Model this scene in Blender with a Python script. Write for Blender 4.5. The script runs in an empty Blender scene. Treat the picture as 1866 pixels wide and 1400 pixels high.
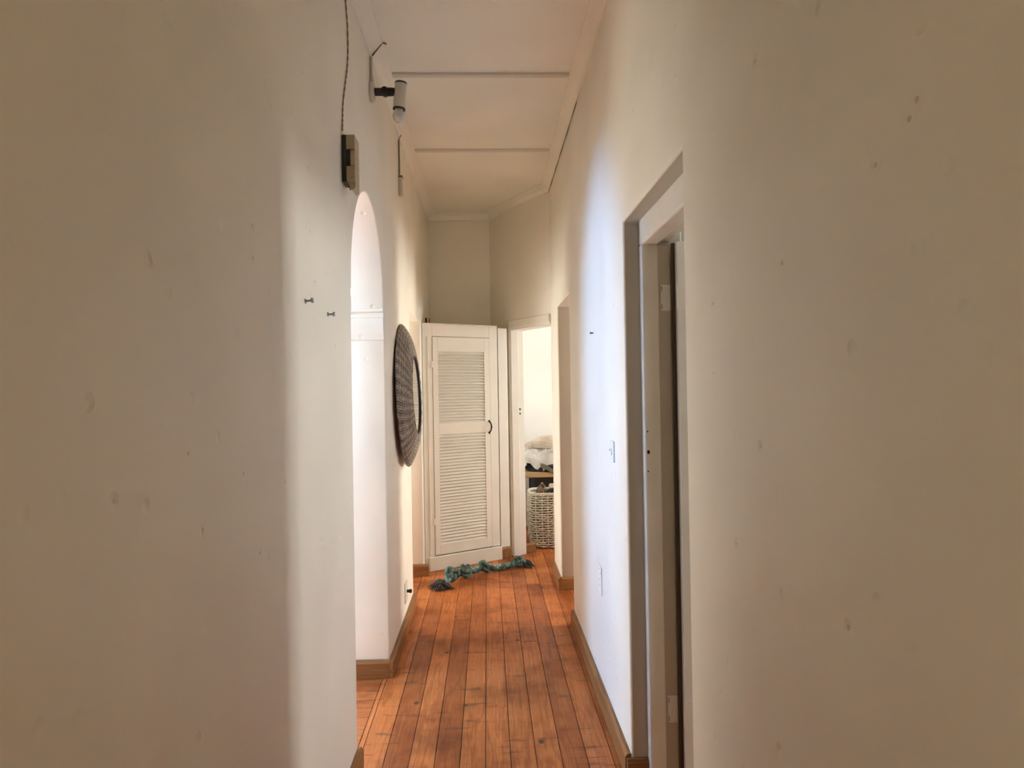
import bpy, bmesh, math, random
from mathutils import Vector, Matrix, noise

SC = bpy.context.scene
COL = SC.collection
W, H, F = 1866, 1400, 1250.0          # photo frame and focal length in its pixels
EYE = Vector((0, 0, 1.56))

# ------------------------------------------------------------------ camera
def cam_axes():
    vp = (887.5, 709.0); roll = 0.0165
    d = Vector((vp[0] - W / 2, -(vp[1] - H / 2), -F)).normalized()      # corridor axis (+Y) in camera space
    k = -(d.x * -roll + d.y) / d.z
    z = Vector((-roll, 1, k)).normalized()
    x = d.cross(z).normalized()
    return Matrix((x, d, z))            # rows: world axes in camera space == world<-camera
RW = cam_axes()
cd = bpy.data.cameras.new('camera')
cd.sensor_width = 36; cd.lens = F / W * 36; cd.clip_start = 0.02
cam = bpy.data.objects.new('camera', cd); COL.objects.link(cam)
cam.matrix_world = Matrix.Translation(EYE) @ RW.to_4x4()
SC.camera = cam

def ray(px, py): return (RW @ Vector((px - W / 2, -(py - H / 2), -F))).normalized()
def on_x(px, py, x): d = ray(px, py); return EYE + d * ((x - EYE.x) / d.x)
def on_y(px, py, y): d = ray(px, py); return EYE + d * ((y - EYE.y) / d.y)
def on_z(px, py, z): d = ray(px, py); return EYE + d * ((z - EYE.z) / d.z)

# ------------------------------------------------------------------ world, daylight, exposure
world = bpy.data.worlds.new('sky'); SC.world = world; world.use_nodes = True
bg = world.node_tree.nodes['Background']
bg.inputs[0].default_value = (0.72, 0.85, 1.0, 1); bg.inputs[1].default_value = 1.0

def window_light(name, loc, rot, sx, sy, power, col):
    l = bpy.data.lights.new(name, 'AREA'); l.shape = 'RECTANGLE'; l.size = sx; l.size_y = sy
    l.energy = power; l.color = col
    o = bpy.data.objects.new(name, l); COL.objects.link(o); o.location = loc; o.rotation_euler = rot
    return o
HP = math.pi / 2
# daylight entering each side room through its window (lamps stand outside the glass line)
window_light('daylight_arch_room', (-4.5, 3.30, 2.15), (0, -HP, 0), 1.5, 1.6, 104, (0.22, 0.49, 1.0))
window_light('daylight_right_room', (5.0, 1.76, 1.85), (0, HP, 0), 1.1, 0.7, 52, (0.93, 0.98, 1.0))
window_light('daylight_middle_room', (3.75, 4.9, 1.20), (0, HP, 0), 1.4, 0.9, 66, (1.0, 0.97, 0.90))
window_light('daylight_laundry_room', (3.75, 6.8, 1.65), (0, HP, 0), 1.4, 1.2, 41, (0.88, 0.95, 1.0))
window_light('daylight_left_room', (-2.9, 5.6, 1.20), (0, -HP, 0), 1.4, 1.0, 34, (1.0, 0.97, 0.92))
window_light('daylight_added_room', (3.5, -.72, 1.60), (0, HP, 0), 1.4, 1.2, 54, (1.0, 0.97, 0.88))  # unseen room behind the camera, added to light the near walls
sd = bpy.data.lights.new('sun', 'SUN'); sd.energy = 38.0; sd.color = (1.0, .98, .93); sd.angle = math.radians(.6)
sun = bpy.data.objects.new('sun', sd); COL.objects.link(sun); sun.rotation_euler = Vector((.612, .612, -.5)).to_track_quat('-Z', 'Y').to_euler()   # from the arch side, 30 degrees high

SC.view_settings.view_transform = 'Standard'; SC.view_settings.look = 'None'
SC.view_settings.exposure = 1.42; SC.view_settings.gamma = 1.0; SC.view_settings.use_curve_mapping = False
SC.cycles.use_denoising = True
SC.cycles.max_bounces = 8; SC.cycles.diffuse_bounces = 6; SC.cycles.glossy_bounces = 3
SC.cycles.use_adaptive_sampling = True; SC.cycles.adaptive_threshold = .09
SC.cycles.sample_clamp_indirect = 6.0; SC.cycles.caustics_reflective = False

# ------------------------------------------------------------------ materials
def mat(name, col=(.8, .8, .8), rough=.5, metal=0.0, spec=.5):
    m = bpy.data.materials.new(name); m.use_nodes = True
    p = m.node_tree.nodes['Principled BSDF']
    p.inputs['Base Color'].default_value = (*col, 1); p.inputs['Roughness'].default_value = rough
    p.inputs['Metallic'].default_value = metal; p.inputs['Specular IOR Level'].default_value = spec
    return m
class N:
    def __init__(s, m): s.nt = m.node_tree; s.p = s.nt.nodes['Principled BSDF']
    def n(s, t, **kw):
        x = s.nt.nodes.new(t)
        for k, v in kw.items(): setattr(x, k, v)
        return x
    def l(s, a, b): s.nt.links.new(a, b)
    def pos(s, scale=(1, 1, 1), obj=False):
        src = s.n('ShaderNodeTexCoord').outputs['Object'] if obj else s.n('ShaderNodeNewGeometry').outputs['Position']
        mp = s.n('ShaderNodeMapping'); s.l(src, mp.inputs[0]); mp.inputs['Scale'].default_value = scale
        return mp
    def noise(s, vec, scale, detail=3, rough=.5):
        x = s.n('ShaderNodeTexNoise'); s.l(vec.outputs[0], x.inputs['Vector'])
        x.inputs['Scale'].default_value = scale; x.inputs['Detail'].default_value = detail; x.inputs['Roughness'].default_value = rough
        return x
    def ramp(s, fac, stops):
        r = s.n('ShaderNodeValToRGB'); s.l(fac, r.inputs[0]); e = r.color_ramp.elements
        while len(e) < len(stops): e.new(.5)
        for i, (p, c) in enumerate(stops):
            e[i].position = p; e[i].color = (*c, 1) if len(c) == 3 else c
        return r
    def mix(s, fac, a, b, blend='MIX'):
        x = s.n('ShaderNodeMix', data_type='RGBA', blend_type=blend)
        for i, v in ((0, fac), (6, a), (7, b)):
            if hasattr(v, 'links') or hasattr(v, 'is_linked'): s.l(v, x.inputs[i])
            elif isinstance(v, (int, float)): x.inputs[i].default_value = v
            else: x.inputs[i].default_value = (*v, 1)
        return x.outputs[2]
    def math(s, op, a, b=0.0):
        x = s.n('ShaderNodeMath', operation=op)
        for i, v in ((0, a), (1, b)):
            if isinstance(v, (int, float)): x.inputs[i].default_value = v
            else: s.l(v, x.inputs[i])
        return x.outputs[0]
    def bump(s, h, strength, dist=.01, prev=None):
        b = s.n('ShaderNodeBump'); s.l(h, b.inputs['Height']); b.inputs['Strength'].default_value = strength
        b.inputs['Distance'].default_value = dist
        if prev: s.l(prev, b.inputs['Normal'])
        return b.outputs[0]

def plaster(name, col, pimples=True, rough=.5):
    """hand-trowelled painted plaster; corridor walls also carry small dents, their shade drawn as dark dots"""
    m = mat(name, col, rough, spec=.35); g = N(m)
    v = g.pos()
    blot = g.noise(v, 1.9, 1)
    c = g.ramp(blot.outputs[0], [(.35, [x * .96 for x in col]), (.65, [min(1, x * 1.025) for x in col])])
    out = c.outputs[0]
    if pimples:
        h = g.noise(v, 6, 2)
        vo = g.n('ShaderNodeTexVoronoi'); g.l(v.outputs[0], vo.inputs['Vector']); vo.inputs['Scale'].default_value = 10
        soft = g.math('MAXIMUM', g.math('SUBTRACT', .15, vo.outputs['Distance']), 0.0)
        g.l(g.bump(g.math('ADD', h.outputs[0], g.math('MULTIPLY', soft, -6.0)), .4, .010), g.p.inputs['Normal'])
        dot = g.math('MULTIPLY', g.math('LESS_THAN', vo.outputs['Distance'], .046), g.math('GREATER_THAN', blot.outputs[0], .49))
        out = g.mix(g.math('MULTIPLY', dot, .38), out, (.30, .22, .13))  # dark dots put the shade of the dents into the colour
    g.l(out, g.p.inputs['Base Color'])
    return m

WALL = plaster('cream_wall_paint', (.885, .83, .705))
WHITEWALL = plaster('white_wall_paint', (.86, .83, .77), pimples=False)
ROOMTAN = plaster('tan_room_paint', (.46, .42, .35), pimples=False)  # darker tone for unseen room walls, chosen to cut bounced light
CEIL = plaster('ceiling_paint', (.93, .88, .765), pimples=False)

def gloss_paint(name, col, rough=.35):
    m = mat(name, col, rough); g = N(m); v = g.pos()
    a = g.noise(v, 6, 4); b = g.noise(g.pos((60, 60, 4)), 1, 3)
    c = g.ramp(a.outputs[0], [(.3, [x * .94 for x in col]), (.7, col)])
    g.l(c.outputs[0], g.p.inputs['Base Color']); g.l(g.bump(b.outputs[0], .12, .003), g.p.inputs['Normal'])
    return m
TRIM = gloss_paint('cream_gloss_paint', (.84, .78, .67))
DOORWHITE = gloss_paint('white_gloss_paint', (.80, .765, .68), .32)

def wood(name, axis, dark, mid, light, rough=.36, stains=True):
    m = mat(name, mid, rough, spec=.24); g = N(m)
    info = g.n('ShaderNodeObjectInfo')
    geo = g.n('ShaderNodeNewGeometry')
    # shift the grain board by board
    off = g.n('ShaderNodeVectorMath', operation='SCALE'); off.inputs[0].default_value = (3.1, 7.7, 1.9)
    g.l(g.math('MULTIPLY', info.outputs['Random'], 20.0), off.inputs['Scale'])
    add = g.n('ShaderNodeVectorMath', operation='ADD'); g.l(geo.outputs['Position'], add.inputs[0]); g.l(off.outputs[0], add.inputs[1])
    def mp(sc):
        x = g.n('ShaderNodeMapping'); g.l(add.outputs[0], x.inputs[0]); x.inputs['Scale'].default_value = sc; return x
    st = {0: (.9, 14, 14), 1: (14, .9, 14), 2: (14, 14, .9)}[axis]
    fine = {0: (3, 90, 90), 1: (90, 3, 90), 2: (90, 90, 3)}[axis]
    broad = g.noise(mp(st), 1, 4, .6)
    wv = g.n('ShaderNodeMath', operation='SINE'); g.l(g.math('MULTIPLY', broad.outputs[0], 30.0), wv.inputs[0])
    ring = g.math('MULTIPLY_ADD', wv.outputs[0], .5); g.nt.nodes[-1].inputs[2].default_value = .5
    c = g.ramp(ring, [(.0, mid), (.55, light), (1.0, [a * .6 + b * .4 for a, b in zip(mid, dark)])])
    fn = g.noise(mp(fine), 1, 3)
    c2 = g.mix(g.math('MULTIPLY', fn.outputs[0], .52), c.outputs[0], dark)
    # board-to-board tone
    tone = g.ramp(info.outputs['Random'], [(0, (.66, .60, .58)), (.45, (.95, .95, .95)), (1, (1.08, 1.16, 1.2))])
    c3 = g.mix(1.0, c2, tone.outputs[0], 'MULTIPLY')
    if stains:
        v = g.pos()
        blot = g.noise(v, 2.2, 5, .62)
        k = g.ramp(blot.outputs[0], [(.46, (0, 0, 0)), (.68, (.62, .62, .62))])
        c3 = g.mix(k.outputs[0], c3, [x * .38 for x in dark])
        vo = g.n('ShaderNodeTexVoronoi'); g.l(g.pos((1, .7, 1)).outputs[0], vo.inputs['Vector']); vo.inputs['Scale'].default_value = 5.2
        kn = g.ramp(vo.outputs['Distance'], [(.05, (.85, .85, .85)), (.085, (0, 0, 0))])
        c3 = g.mix(kn.outputs[0], c3, (.035, .018, .012))
        sc = g.noise(g.pos((2.2, 13, 1)), 1.7, 5, .7)
        sk = g.ramp(sc.outputs[0], [(.585, (0, 0, 0)), (.64, (.62, .62, .62))])
        c3 = g.mix(sk.outputs[0], c3, (.09, .04, .022))
        r = g.ramp(blot.outputs[0], [(.3, (rough * .8,) * 3), (.7, (rough * 1.5,) * 3)])
        g.l(r.outputs[0], g.p.inputs['Roughness'])
    g.l(c3, g.p.inputs['Base Color'])
    g.l(g.bump(fn.outputs[0], .18, .002), g.p.inputs['Normal'])
    return m
PLANK = wood('pine_floorboard_y', 1, (.26, .058, .013), (.58, .175, .042), (.68, .235, .064))
PLANKX = wood('pine_floorboard_x', 0, (.26, .058, .013), (.58, .175, .042), (.68, .235, .064))
SKIRT = wood('pine_baseboard_y', 1, (.14, .052, .016), (.29, .122, .038), (.37, .165, .058), .45, False)
SKIRTX = wood('pine_baseboard_x', 0, (.14, .052, .016), (.29, .122, .038), (.37, .165, .058), .45, False)
SHELFW = wood('pale_pine_tabletop', 0, (.36, .20, .09), (.60, .36, .18), (.66, .42, .22), .45, False)
SUB = mat('dark_subfloor', (.018, .010, .007), .9)
BLACK = mat('black_plastic', (.012, .012, .013), .4)
IRON = mat('black_iron', (.02, .017, .015), .45, .6)
STEEL = mat('zinc_steel', (.32, .34, .36), .35, 1.0)
BEIGE = mat('aged_beige_plastic', (.45, .37, .24), .45)
SPOTW = mat('off_white_enamel', (.66, .61, .51), .35)
PLASTW = mat('white_plastic', (.80, .80, .78), .35)
HOLE = mat('dark_recess', (.008, .006, .005), .9)
BULB = mat('frosted_bulb_glass', (.85, .82, .78), .18); BULB.node_tree.nodes['Principled BSDF'].inputs['Transmission Weight'].default_value = .45
MIRROR = mat('mirror_silver', (.86, .86, .82), .02, 1.0)
CABLE = mat('grey_twin_cable', (.33, .275, .20), .6)
CONDUIT = mat('painted_conduit', (.66, .58, .46), .5)
DARKBROWN = mat('dull_dark_brown', (.17, .13, .09), .9)
DARKDOOR = mat('dark_brown_shadow_wood', (.06, .035, .02), .6)

# ------------------------------------------------------------------ mesh helpers
def link(name, me, m, parent=None):
    o = bpy.data.objects.new(name, me); COL.objects.link(o)
    if m and not me.materials: me.materials.append(m)
    if parent: o.parent = parent
    return o
def finish(name, bm, m, parent=None, smooth=False):
    bmesh.ops.recalc_face_normals(bm, faces=bm.faces)
    me = bpy.data.meshes.new(name); bm.to_mesh(me); bm.free()
    if smooth:
        for p in me.polygons: p.use_smooth = True
    return link(name, me, m, parent)
def tag(o, label=None, cat=None, group=None, kind=None):
    for k, v in (('label', label), ('category', cat), ('group', group), ('kind', kind)):
        if v: o[k] = v
    return o
def empty(name, loc, label, cat, group=None, kind=None):
    o = bpy.data.objects.new(name, None); COL.objects.link(o); o.location = loc; o.empty_display_size = .05
    return tag(o, label, cat, group, kind)
def add_box(bm, lo, hi, bev=0.0, segs=1, M=None):
    r = bmesh.ops.create_cube(bm, size=1.0)
    vs = r['verts']
    c = [(a + b) / 2 for a, b in zip(lo, hi)]; s = [abs(b - a) for a, b in zip(lo, hi)]
    for v in vs: v.co = Vector((v.co.x * s[0] + c[0], v.co.y * s[1] + c[1], v.co.z * s[2] + c[2]))
    if bev:
        es = list({e for v in vs for e in v.link_edges})
        r2 = bmesh.ops.bevel(bm, geom=es, offset=bev, segments=segs, affect='EDGES', profile=.5)
        vs = list({v for f in r2['faces'] for v in f.verts} | {v for v in vs if v.is_valid})
    if M is not None:
        for v in vs: v.co = M @ v.co
    return vs
def box(name, lo, hi, m, parent=None, bev=0.0, segs=1, M=None):
    bm = bmesh.new(); add_box(bm, lo, hi, bev, segs, M); return finish(name, bm, m, parent)
def prism(name, pts, vec, m, parent=None, bev=0.0, segs=2, M=None):
    """pts: 3D outline; extruded by vec"""
    bm = bmesh.new()
    a = [bm.verts.new(p) for p in pts]; b = [bm.verts.new(Vector(p) + Vector(vec)) for p in pts]
    bm.faces.new(a); bm.faces.new(list(reversed(b)))
    n = len(pts)
    for i in range(n): bm.faces.new((a[i], b[i], b[(i + 1) % n], a[(i + 1) % n]))
    bmesh.ops.recalc_face_normals(bm, faces=bm.faces)
    if bev:
        es = [e for e in bm.edges if len(e.link_faces) == 2 and e.calc_face_angle(0) > .6]
        bmesh.ops.bevel(bm, geom=es, offset=bev, segments=segs, affect='EDGES', profile=.5, clamp_overlap=True)
    if M is not None: bm.transform(M)
    return finish(name, bm, m, parent)
def add_tube(bm, pts, r, sides=8, closed=False, cap=True):
    pts = [Vector(p) for p in pts]; n = len(pts); rings = []
    rr = r if callable(r) else (lambda i: r)
    nrm = None
    for i, p in enumerate(pts):
        if closed: t = pts[(i + 1) % n] - pts[i - 1]
        else: t = pts[min(i + 1, n - 1)] - pts[max(i - 1, 0)]
        t.normalize()
        if nrm is None: nrm = t.orthogonal().normalized()
        nrm = (nrm - t * nrm.dot(t))
        nrm = nrm.normalized() if nrm.length > 1e-6 else t.orthogonal().normalized()
        bn = t.cross(nrm)
        rings.append([bm.verts.new(p + (nrm * math.cos(a) + bn * math.sin(a)) * rr(i)) for a in [2 * math.pi * j / sides for j in range(sides)]])
    m = n if closed else n - 1
    for i in range(m):
        A, B = rings[i], rings[(i + 1) % n]
        for j in range(sides): bm.faces.new((A[j], A[(j + 1) % sides], B[(j + 1) % sides], B[j]))
    if cap and not closed:
        bm.faces.new(list(reversed(rings[0]))); bm.faces.new(rings[-1])
def tube(name, pts, r, m, parent=None, sides=8, closed=False):
    bm = bmesh.new(); add_tube(bm, pts, r, sides, closed); return finish(name, bm, m, parent, True)
def add_lathe(bm, prof, segs, M=None, close=False):
    """prof: list of (r, h) turned about local Z"""
    rings = []
    for r, h in prof:
        rings.append([bm.verts.new((r * math.cos(2 * math.pi * j / segs), r * math.sin(2 * math.pi * j / segs), h)) for j in range(segs)] if r > 1e-6 else [bm.verts.new((0, 0, h))])
    k = len(rings)
    for i in range(k if close else k - 1):
        A, B = rings[i], rings[(i + 1) % k]
        for j in range(segs):
            q = (j + 1) % segs
            if len(A) == 1 and len(B) == 1: continue
            if len(A) == 1: bm.faces.new((A[0], B[q], B[j]))
            elif len(B) == 1: bm.faces.new((A[j], A[q], B[0]))
            else: bm.faces.new((A[j], A[q], B[q], B[j]))
    if M is not None:
        for rg in rings:
            for v in rg: v.co = M @ v.co
def lathe(name, prof, segs, m, parent=None, M=None, smooth=True, close=False):
    bm = bmesh.new(); add_lathe(bm, prof, segs, M, close); return finish(name, bm, m, parent, smooth)
def autosmooth(o, deg=35):
    for p in o.data.polygons: p.use_smooth = True
    o.data.set_sharp_from_angle(angle=math.radians(deg))
    return o
def axis_matrix(origin, zdir, xdir=None):
    z = Vector(zdir).normalized(); x = Vector(xdir) if xdir else z.orthogonal()
    x = (x - z * x.dot(z)).normalized(); y = z.cross(x)
    M = Matrix((x, y, z)).transposed().to_4x4(); M.translation = Vector(origin); return M

# ------------------------------------------------------------------ plan of the place (metres)
XL, XR = -.555, .55                    # corridor wall faces
ZC, ZK = 3.285, 3.22                   # ceiling, underside of cornice
TL = .24                               # wall thickness
YB = -2.6                              # corridor end behind the camera
ARCH = (2.85, 3.77); SPRING = 2.0
LO = (4.98, 5.79, 2.14)                # plain opening in the left wall
D1 = (1.88, 2.72, 2.22)                # door recess in the right wall
RO = (4.51, 5.30, 2.19)                # plain opening in the right wall
K = Vector((.55, 5.78, 0)); B = Vector((.045, 6.75, 0))      # diagonal wall end points
U = (B - K).normalized(); NRM = Vector((-U.y, U.x, 0)); NRM = NRM if NRM.x > 0 else -NRM   # along / into laundry room
YE = B.y

# ------------------------------------------------------------------ floor
floor = box('floor', (-4.6, YB - .3, -.16), (5.1, 8.1, -.022), SUB)
tag(floor, 'worn orange pine board floor running along the corridor', 'floor', kind='structure')
rng = random.Random(5)
def plank(x0, x1, y0, y1, m):
    g = .0013
    bm = bmesh.new(); add_box(bm, (x0 + g, y0 + g, -.022), (x1 - g, y1 - g, rng.uniform(-.0010, 0)), .0016)
    return finish('plank', bm, m, floor)
X0 = -.031; BW = .107
for k in range(-5, 42):
    a, b = X0 + BW * k, X0 + BW * (k + 1)
    y = YB + (0 if k % 2 else -.0) ; first = True
    while y < 7.78:
        L = rng.uniform(2.3, 3.9)
        y1 = min(7.8, y + (rng.uniform(.6, 3.4) if first else L)); first = False
        if 7.8 - y1 < .5: y1 = 7.8
        plank(a, b, y, y1, PLANK); y = y1
xe = X0 - BW * 5
plank(xe - .024, xe, YB, 4.80, PLANK)
for y0, y1, xa in ((1.6, 4.80, -4.3), (4.80, 7.0, -2.6)):
    y = y0; k = 0
    while y < y1 - .02:
        yb = min(y + .0905, y1); xs = xe - (.024 if y0 < 4 else 0)
        plank(xa, xs, y, yb, PLANKX); y = yb

# ------------------------------------------------------------------ shell
def struct(o, label, cat): return tag(o, label, cat, kind='structure')
# corridor left wall with the round arch and a plain opening
arc = []
yc = (ARCH[0] + ARCH[1]) / 2; ra = (ARCH[1] - ARCH[0]) / 2 - .014
for i in range(33):
    t = math.pi - math.pi * i / 32
    arc.append((yc + ra * math.cos(t), SPRING + (2.50 - SPRING) * math.sin(t)))
out = [(YB, 0), (ARCH[0], 0), (ARCH[0], SPRING - .01)] + arc + [(ARCH[1], SPRING - .01), (ARCH[1], 0),
       (LO[0], 0), (LO[0], LO[2]), (LO[1], LO[2]), (LO[1], 0), (YE + .2, 0), (YE + .2, ZC), (YB, ZC)]
wl = prism('wall_left', [(XL - TL, y, z) for y, z in out], (TL, 0, 0), WALL, bev=.010, segs=3); autosmooth(wl)
struct(wl, 'cream plastered corridor wall pierced by a round arch', 'wall')
# impost mouldings of the arch, one on each jamb
for yj, s in ((ARCH[0], 1), (ARCH[1], -1)):
    prof = [(0, 1.835), (.006, 1.838), (.007, 1.85), (.013, 1.868), (.019, 1.90), (.022, 1.935), (.022, 1.955), (.010, 1.960), (.010, 1.985), (.026, 1.990), (.026, 2.006), (0, 2.012)]
    autosmooth(prism('impost_moulding', [(XL - TL + .004, yj + s * d, z) for d, z in prof], (TL - .008, 0, 0), WALL, wl), 50)
# corridor right wall with the door recess and a plain opening
D0_ = (-1.15, -.30, 2.10)  # opening to the unseen room added for light on the near walls
out = [(YB, 0), (D0_[0], 0), (D0_[0], D0_[2]), (D0_[1], D0_[2]), (D0_[1], 0), (D1[0], 0), (D1[0], D1[2]), (D1[1], D1[2]), (D1[1], 0), (RO[0], 0), (RO[0], RO[2]), (RO[1], RO[2]), (RO[1], 0),
       (K.y, 0), (K.y, ZC), (YB, ZC)]
wr = prism('wall_right', [(XR, y, z) for y, z in out], (TL, 0, 0), WALL, bev=.010, segs=3); autosmooth(wr)
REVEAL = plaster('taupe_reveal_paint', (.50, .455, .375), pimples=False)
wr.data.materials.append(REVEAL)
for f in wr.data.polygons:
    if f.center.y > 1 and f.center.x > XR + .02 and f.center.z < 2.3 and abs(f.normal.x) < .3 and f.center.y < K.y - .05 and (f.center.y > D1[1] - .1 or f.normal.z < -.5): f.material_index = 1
struct(wr, 'cream plastered corridor wall with a recessed door and a plain opening', 'wall')
# end wall, diagonal wall with its doorway
wb = box('wall_back', (XL - TL, YE, 0), (B.x + .02, YE + .14, ZC), WALL); struct(wb, 'cream end wall above the louvred cupboard', 'wall')
LD = (B - K).length; DS0, DS1, DZ = .004, .700, 2.13
MD = Matrix(((U.x, NRM.x, 0, K.x), (U.y, NRM.y, 0, K.y), (0, 0, 1, 0), (0, 0, 0, 1)))      # local: s, depth, z
TD = .115
wd = prism('wall_diagonal', [(0, 0, 0), (DS0, 0, 0), (DS0, 0, DZ), (DS1, 0, DZ), (DS1, 0, 0), (LD, 0, 0), (LD, 0, ZC), (0, 0, ZC)], (0, TD, 0), WALL, M=MD)
struct(wd, 'cream diagonal wall holding the laundry room doorway', 'wall')
# short pier between cupboard and doorway
CA = Vector((-.520, 5.922, 0)); CB = Vector((.100, 6.292, 0))     # cupboard front line
CU = (CB - CA).normalized(); CN = Vector((-CU.y, CU.x, 0))          # CN points to the back
sA = CB + CU * .004; sB = CB + CU * .105
def on_diag(p, dirn):   # hit of p + t*dirn with diagonal wall face
    den = dirn.x * NRM.x + dirn.y * NRM.y; t = ((K - p).dot(NRM)) / den; return p + dirn * t
wp = prism('wall_pier', [sA, sB, on_diag(sB, Vector((0, 1, 0))), on_diag(sA, Vector((0, 1, 0)))], (0, 0, 2.12), TRIM, bev=.006)
struct(wp, 'narrow cream pier between louvred cupboard and doorway', 'wall')
# ceiling
ce = box('ceiling', (-4.6, YB - .3, ZC), (5.1, 8.1, ZC + .12), CEIL); struct(ce, 'cream boarded ceiling over the corridor', 'ceiling')
# cornices: coved profile swept along each wall (drop .065, projection .066)
cov = [(0, ZC), (0, ZK), (.008, ZK), (.010, ZK + .008)] + [(.010 + .048 * (1 - math.cos(t)), ZK + .008 + .046 * math.sin(t)) for t in [i * HP / 6 for i in range(1, 7)]] + [(.066, ZC - .008), (.066, ZC)]
def cornice(idx, p, q, inward, label):
    p, q, n = Vector(p), Vector(q), Vector(inward)
    o = prism('trim_%d' % idx, [p + n * d + Vector((0, 0, z)) for d, z in cov], q - p, CEIL)
    autosmooth(o, 50); struct(o, label, 'cornice')
cornice(1, (XL, YB, 0), (XL, YE, 0), (1, 0, 0), 'coved cornice along the wall with the arch')
cornice(2, (XR, YB, 0), (XR, K.y + .03, 0), (-1, 0, 0), 'coved cornice along the wall with the recessed door')
o = tube('cornice_crack_shade', [(XR - .004, 3.95 + i * .1, ZK - .003 + .003 * math.sin(i * 2.3)) for i in range(19)], lambda i: .002 + .001 * math.sin(i * 1.7), DARKBROWN, bpy.data.objects['trim_2'], 5)  # dark line along the crack, shade of the gap put into its colour
cornice(3, (XL, YE, 0), (B.x, YE, 0), (0, -1, 0), 'coved cornice above the louvred cupboard')
cornice(4, K, B, -NRM, 'coved cornice above the laundry doorway')
STRIP = mat('darker_cover_strip', (.74, .68, .59), .7)  # cover strips a tone darker than the ceiling
# ceiling cover strips
for i, (y, lab) in enumerate(((2.56, 'thin ceiling cover strip over the recessed door'), (3.745, 'thin ceiling cover strip beside the black and white spotlight'), (4.93, 'thin ceiling cover strip beyond the cable box'))):
    o = box('trim_%d' % (5 + i), (-.488, y - .016, ZC - .016), (.476, y + .016, ZC + .001), STRIP, bev=.003); struct(o, lab, 'ceiling strip')

# baseboards
def board(name, p, q, inward, h=.098, t=.024, m=SKIRT, lab=''):
    p, q, n = Vector(p), Vector(q), Vector(inward).normalized()
    prof = [(0, 0), (t, 0), (t, h - .014), (t - .010, h), (0, h)]
    o = prism(name, [p + n * d + Vector((0, 0, z)) for d, z in prof], q - p, m, bev=.0015, segs=1)
    struct(o, lab, 'baseboard'); return o
board('baseboard_left_near', (XL, YB, 0), (XL, ARCH[0] + .004, 0), (1, 0, 0), lab='brown pine baseboard under the doorbell box, ending at the arch')
board('baseboard_left_middle', (XL, ARCH[1] - .024, 0), (XL, LO[0] - .005, 0), (1, 0, 0), lab='brown pine baseboard under the round carved mirror')
board('baseboard_arch', (XL - TL, ARCH[1], 0), (XL + .0, ARCH[1], 0), (0, -1, 0), m=SKIRTX, lab='brown pine baseboard on the arch jamb face')
board('baseboard_left_far', (XL - .12, LO[1], 0), (XL + .045, LO[1], 0), (0, -1, 0), m=SKIRTX, h=.10, t=.022, lab='short brown baseboard block beside the cupboard plinth')
board('baseboard_right_middle', (XR, D1[1] + .004, 0), (XR, RO[0] + .004, 0), (-1, 0, 0), lab='long brown pine baseboard under the light switch')
board('baseboard_right_behind', (XR, YB, 0), (XR, D0_[0], 0), (-1, 0, 0), lab='brown pine baseboard beside the added room opening')
board('baseboard_right_near', (XR, D0_[1], 0), (XR, D1[0] - .004, 0), (-1, 0, 0), lab='brown pine baseboard before the recessed door')
board('baseboard_recess', (XR - .02, D1[1], 0), (XR + .088, D1[1], 0), (0, -1, 0), m=SKIRTX, h=.085, lab='short brown baseboard inside the door recess')
board('baseboard_right_far', (XR, RO[1] - .022, 0), (XR, K.y - .02, 0), (-1, 0, 0), lab='brown pine baseboard between plain opening and laundry doorway')
board('baseboard_opening', (XR, RO[1], 0), (XR + TL, RO[1], 0), (0, -1, 0), m=SKIRTX, lab='brown baseboard on the far reveal of the plain opening')
board('baseboard_pier', sA, sB, -CN, m=SKIRTX, h=.105, t=.020, lab='small brown baseboard block between cupboard and doorway')
pj = MD @ Vector((DS1 + .03, TD + .0, 0)); pj2 = pj + NRM * .13
board('baseboard_laundry', pj, pj2 , -U, m=SKIRTX, h=.09, lab='short brown baseboard just inside the laundry room')

# ------------------------------------------------------------------ side rooms (seen through openings, carry the windows)
def pane_wall(name, x0, x1, y0, y1, wins, m, lab, along='y'):
    """outer wall as one outline with window holes, cut into upright strips of one mesh"""
    bm = bmesh.new()
    if along == 'y':
        ys = sorted({y0, y1, *[w[0] for w in wins], *[w[1] for w in wins]})
        for a, b in zip(ys, ys[1:]):
            w = [w for w in wins if w[0] <= a and w[1] >= b]
            for z0, z1 in ([(0, ZC)] if not w else [(0, w[0][2]), (w[0][3], ZC)]):
                if z1 - z0 > .01: add_box(bm, (x0, a, z0), (x1, b, z1))
    else:
        xs = sorted({x0, x1, *[w[0] for w in wins], *[w[1] for w in wins]})
        for a, b in zip(xs, xs[1:]):
            w = [w for w in wins if w[0] <= a and w[1] >= b]
            for z0, z1 in ([(0, ZC)] if not w else [(0, w[0][2]), (w[0][3], ZC)]):
                if z1 - z0 > .01: add_box(bm, (a, y0, z0), (b, y1, z1))
    o = finish(name, bm, m); struct(o, lab, 'wall'); return o
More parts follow.
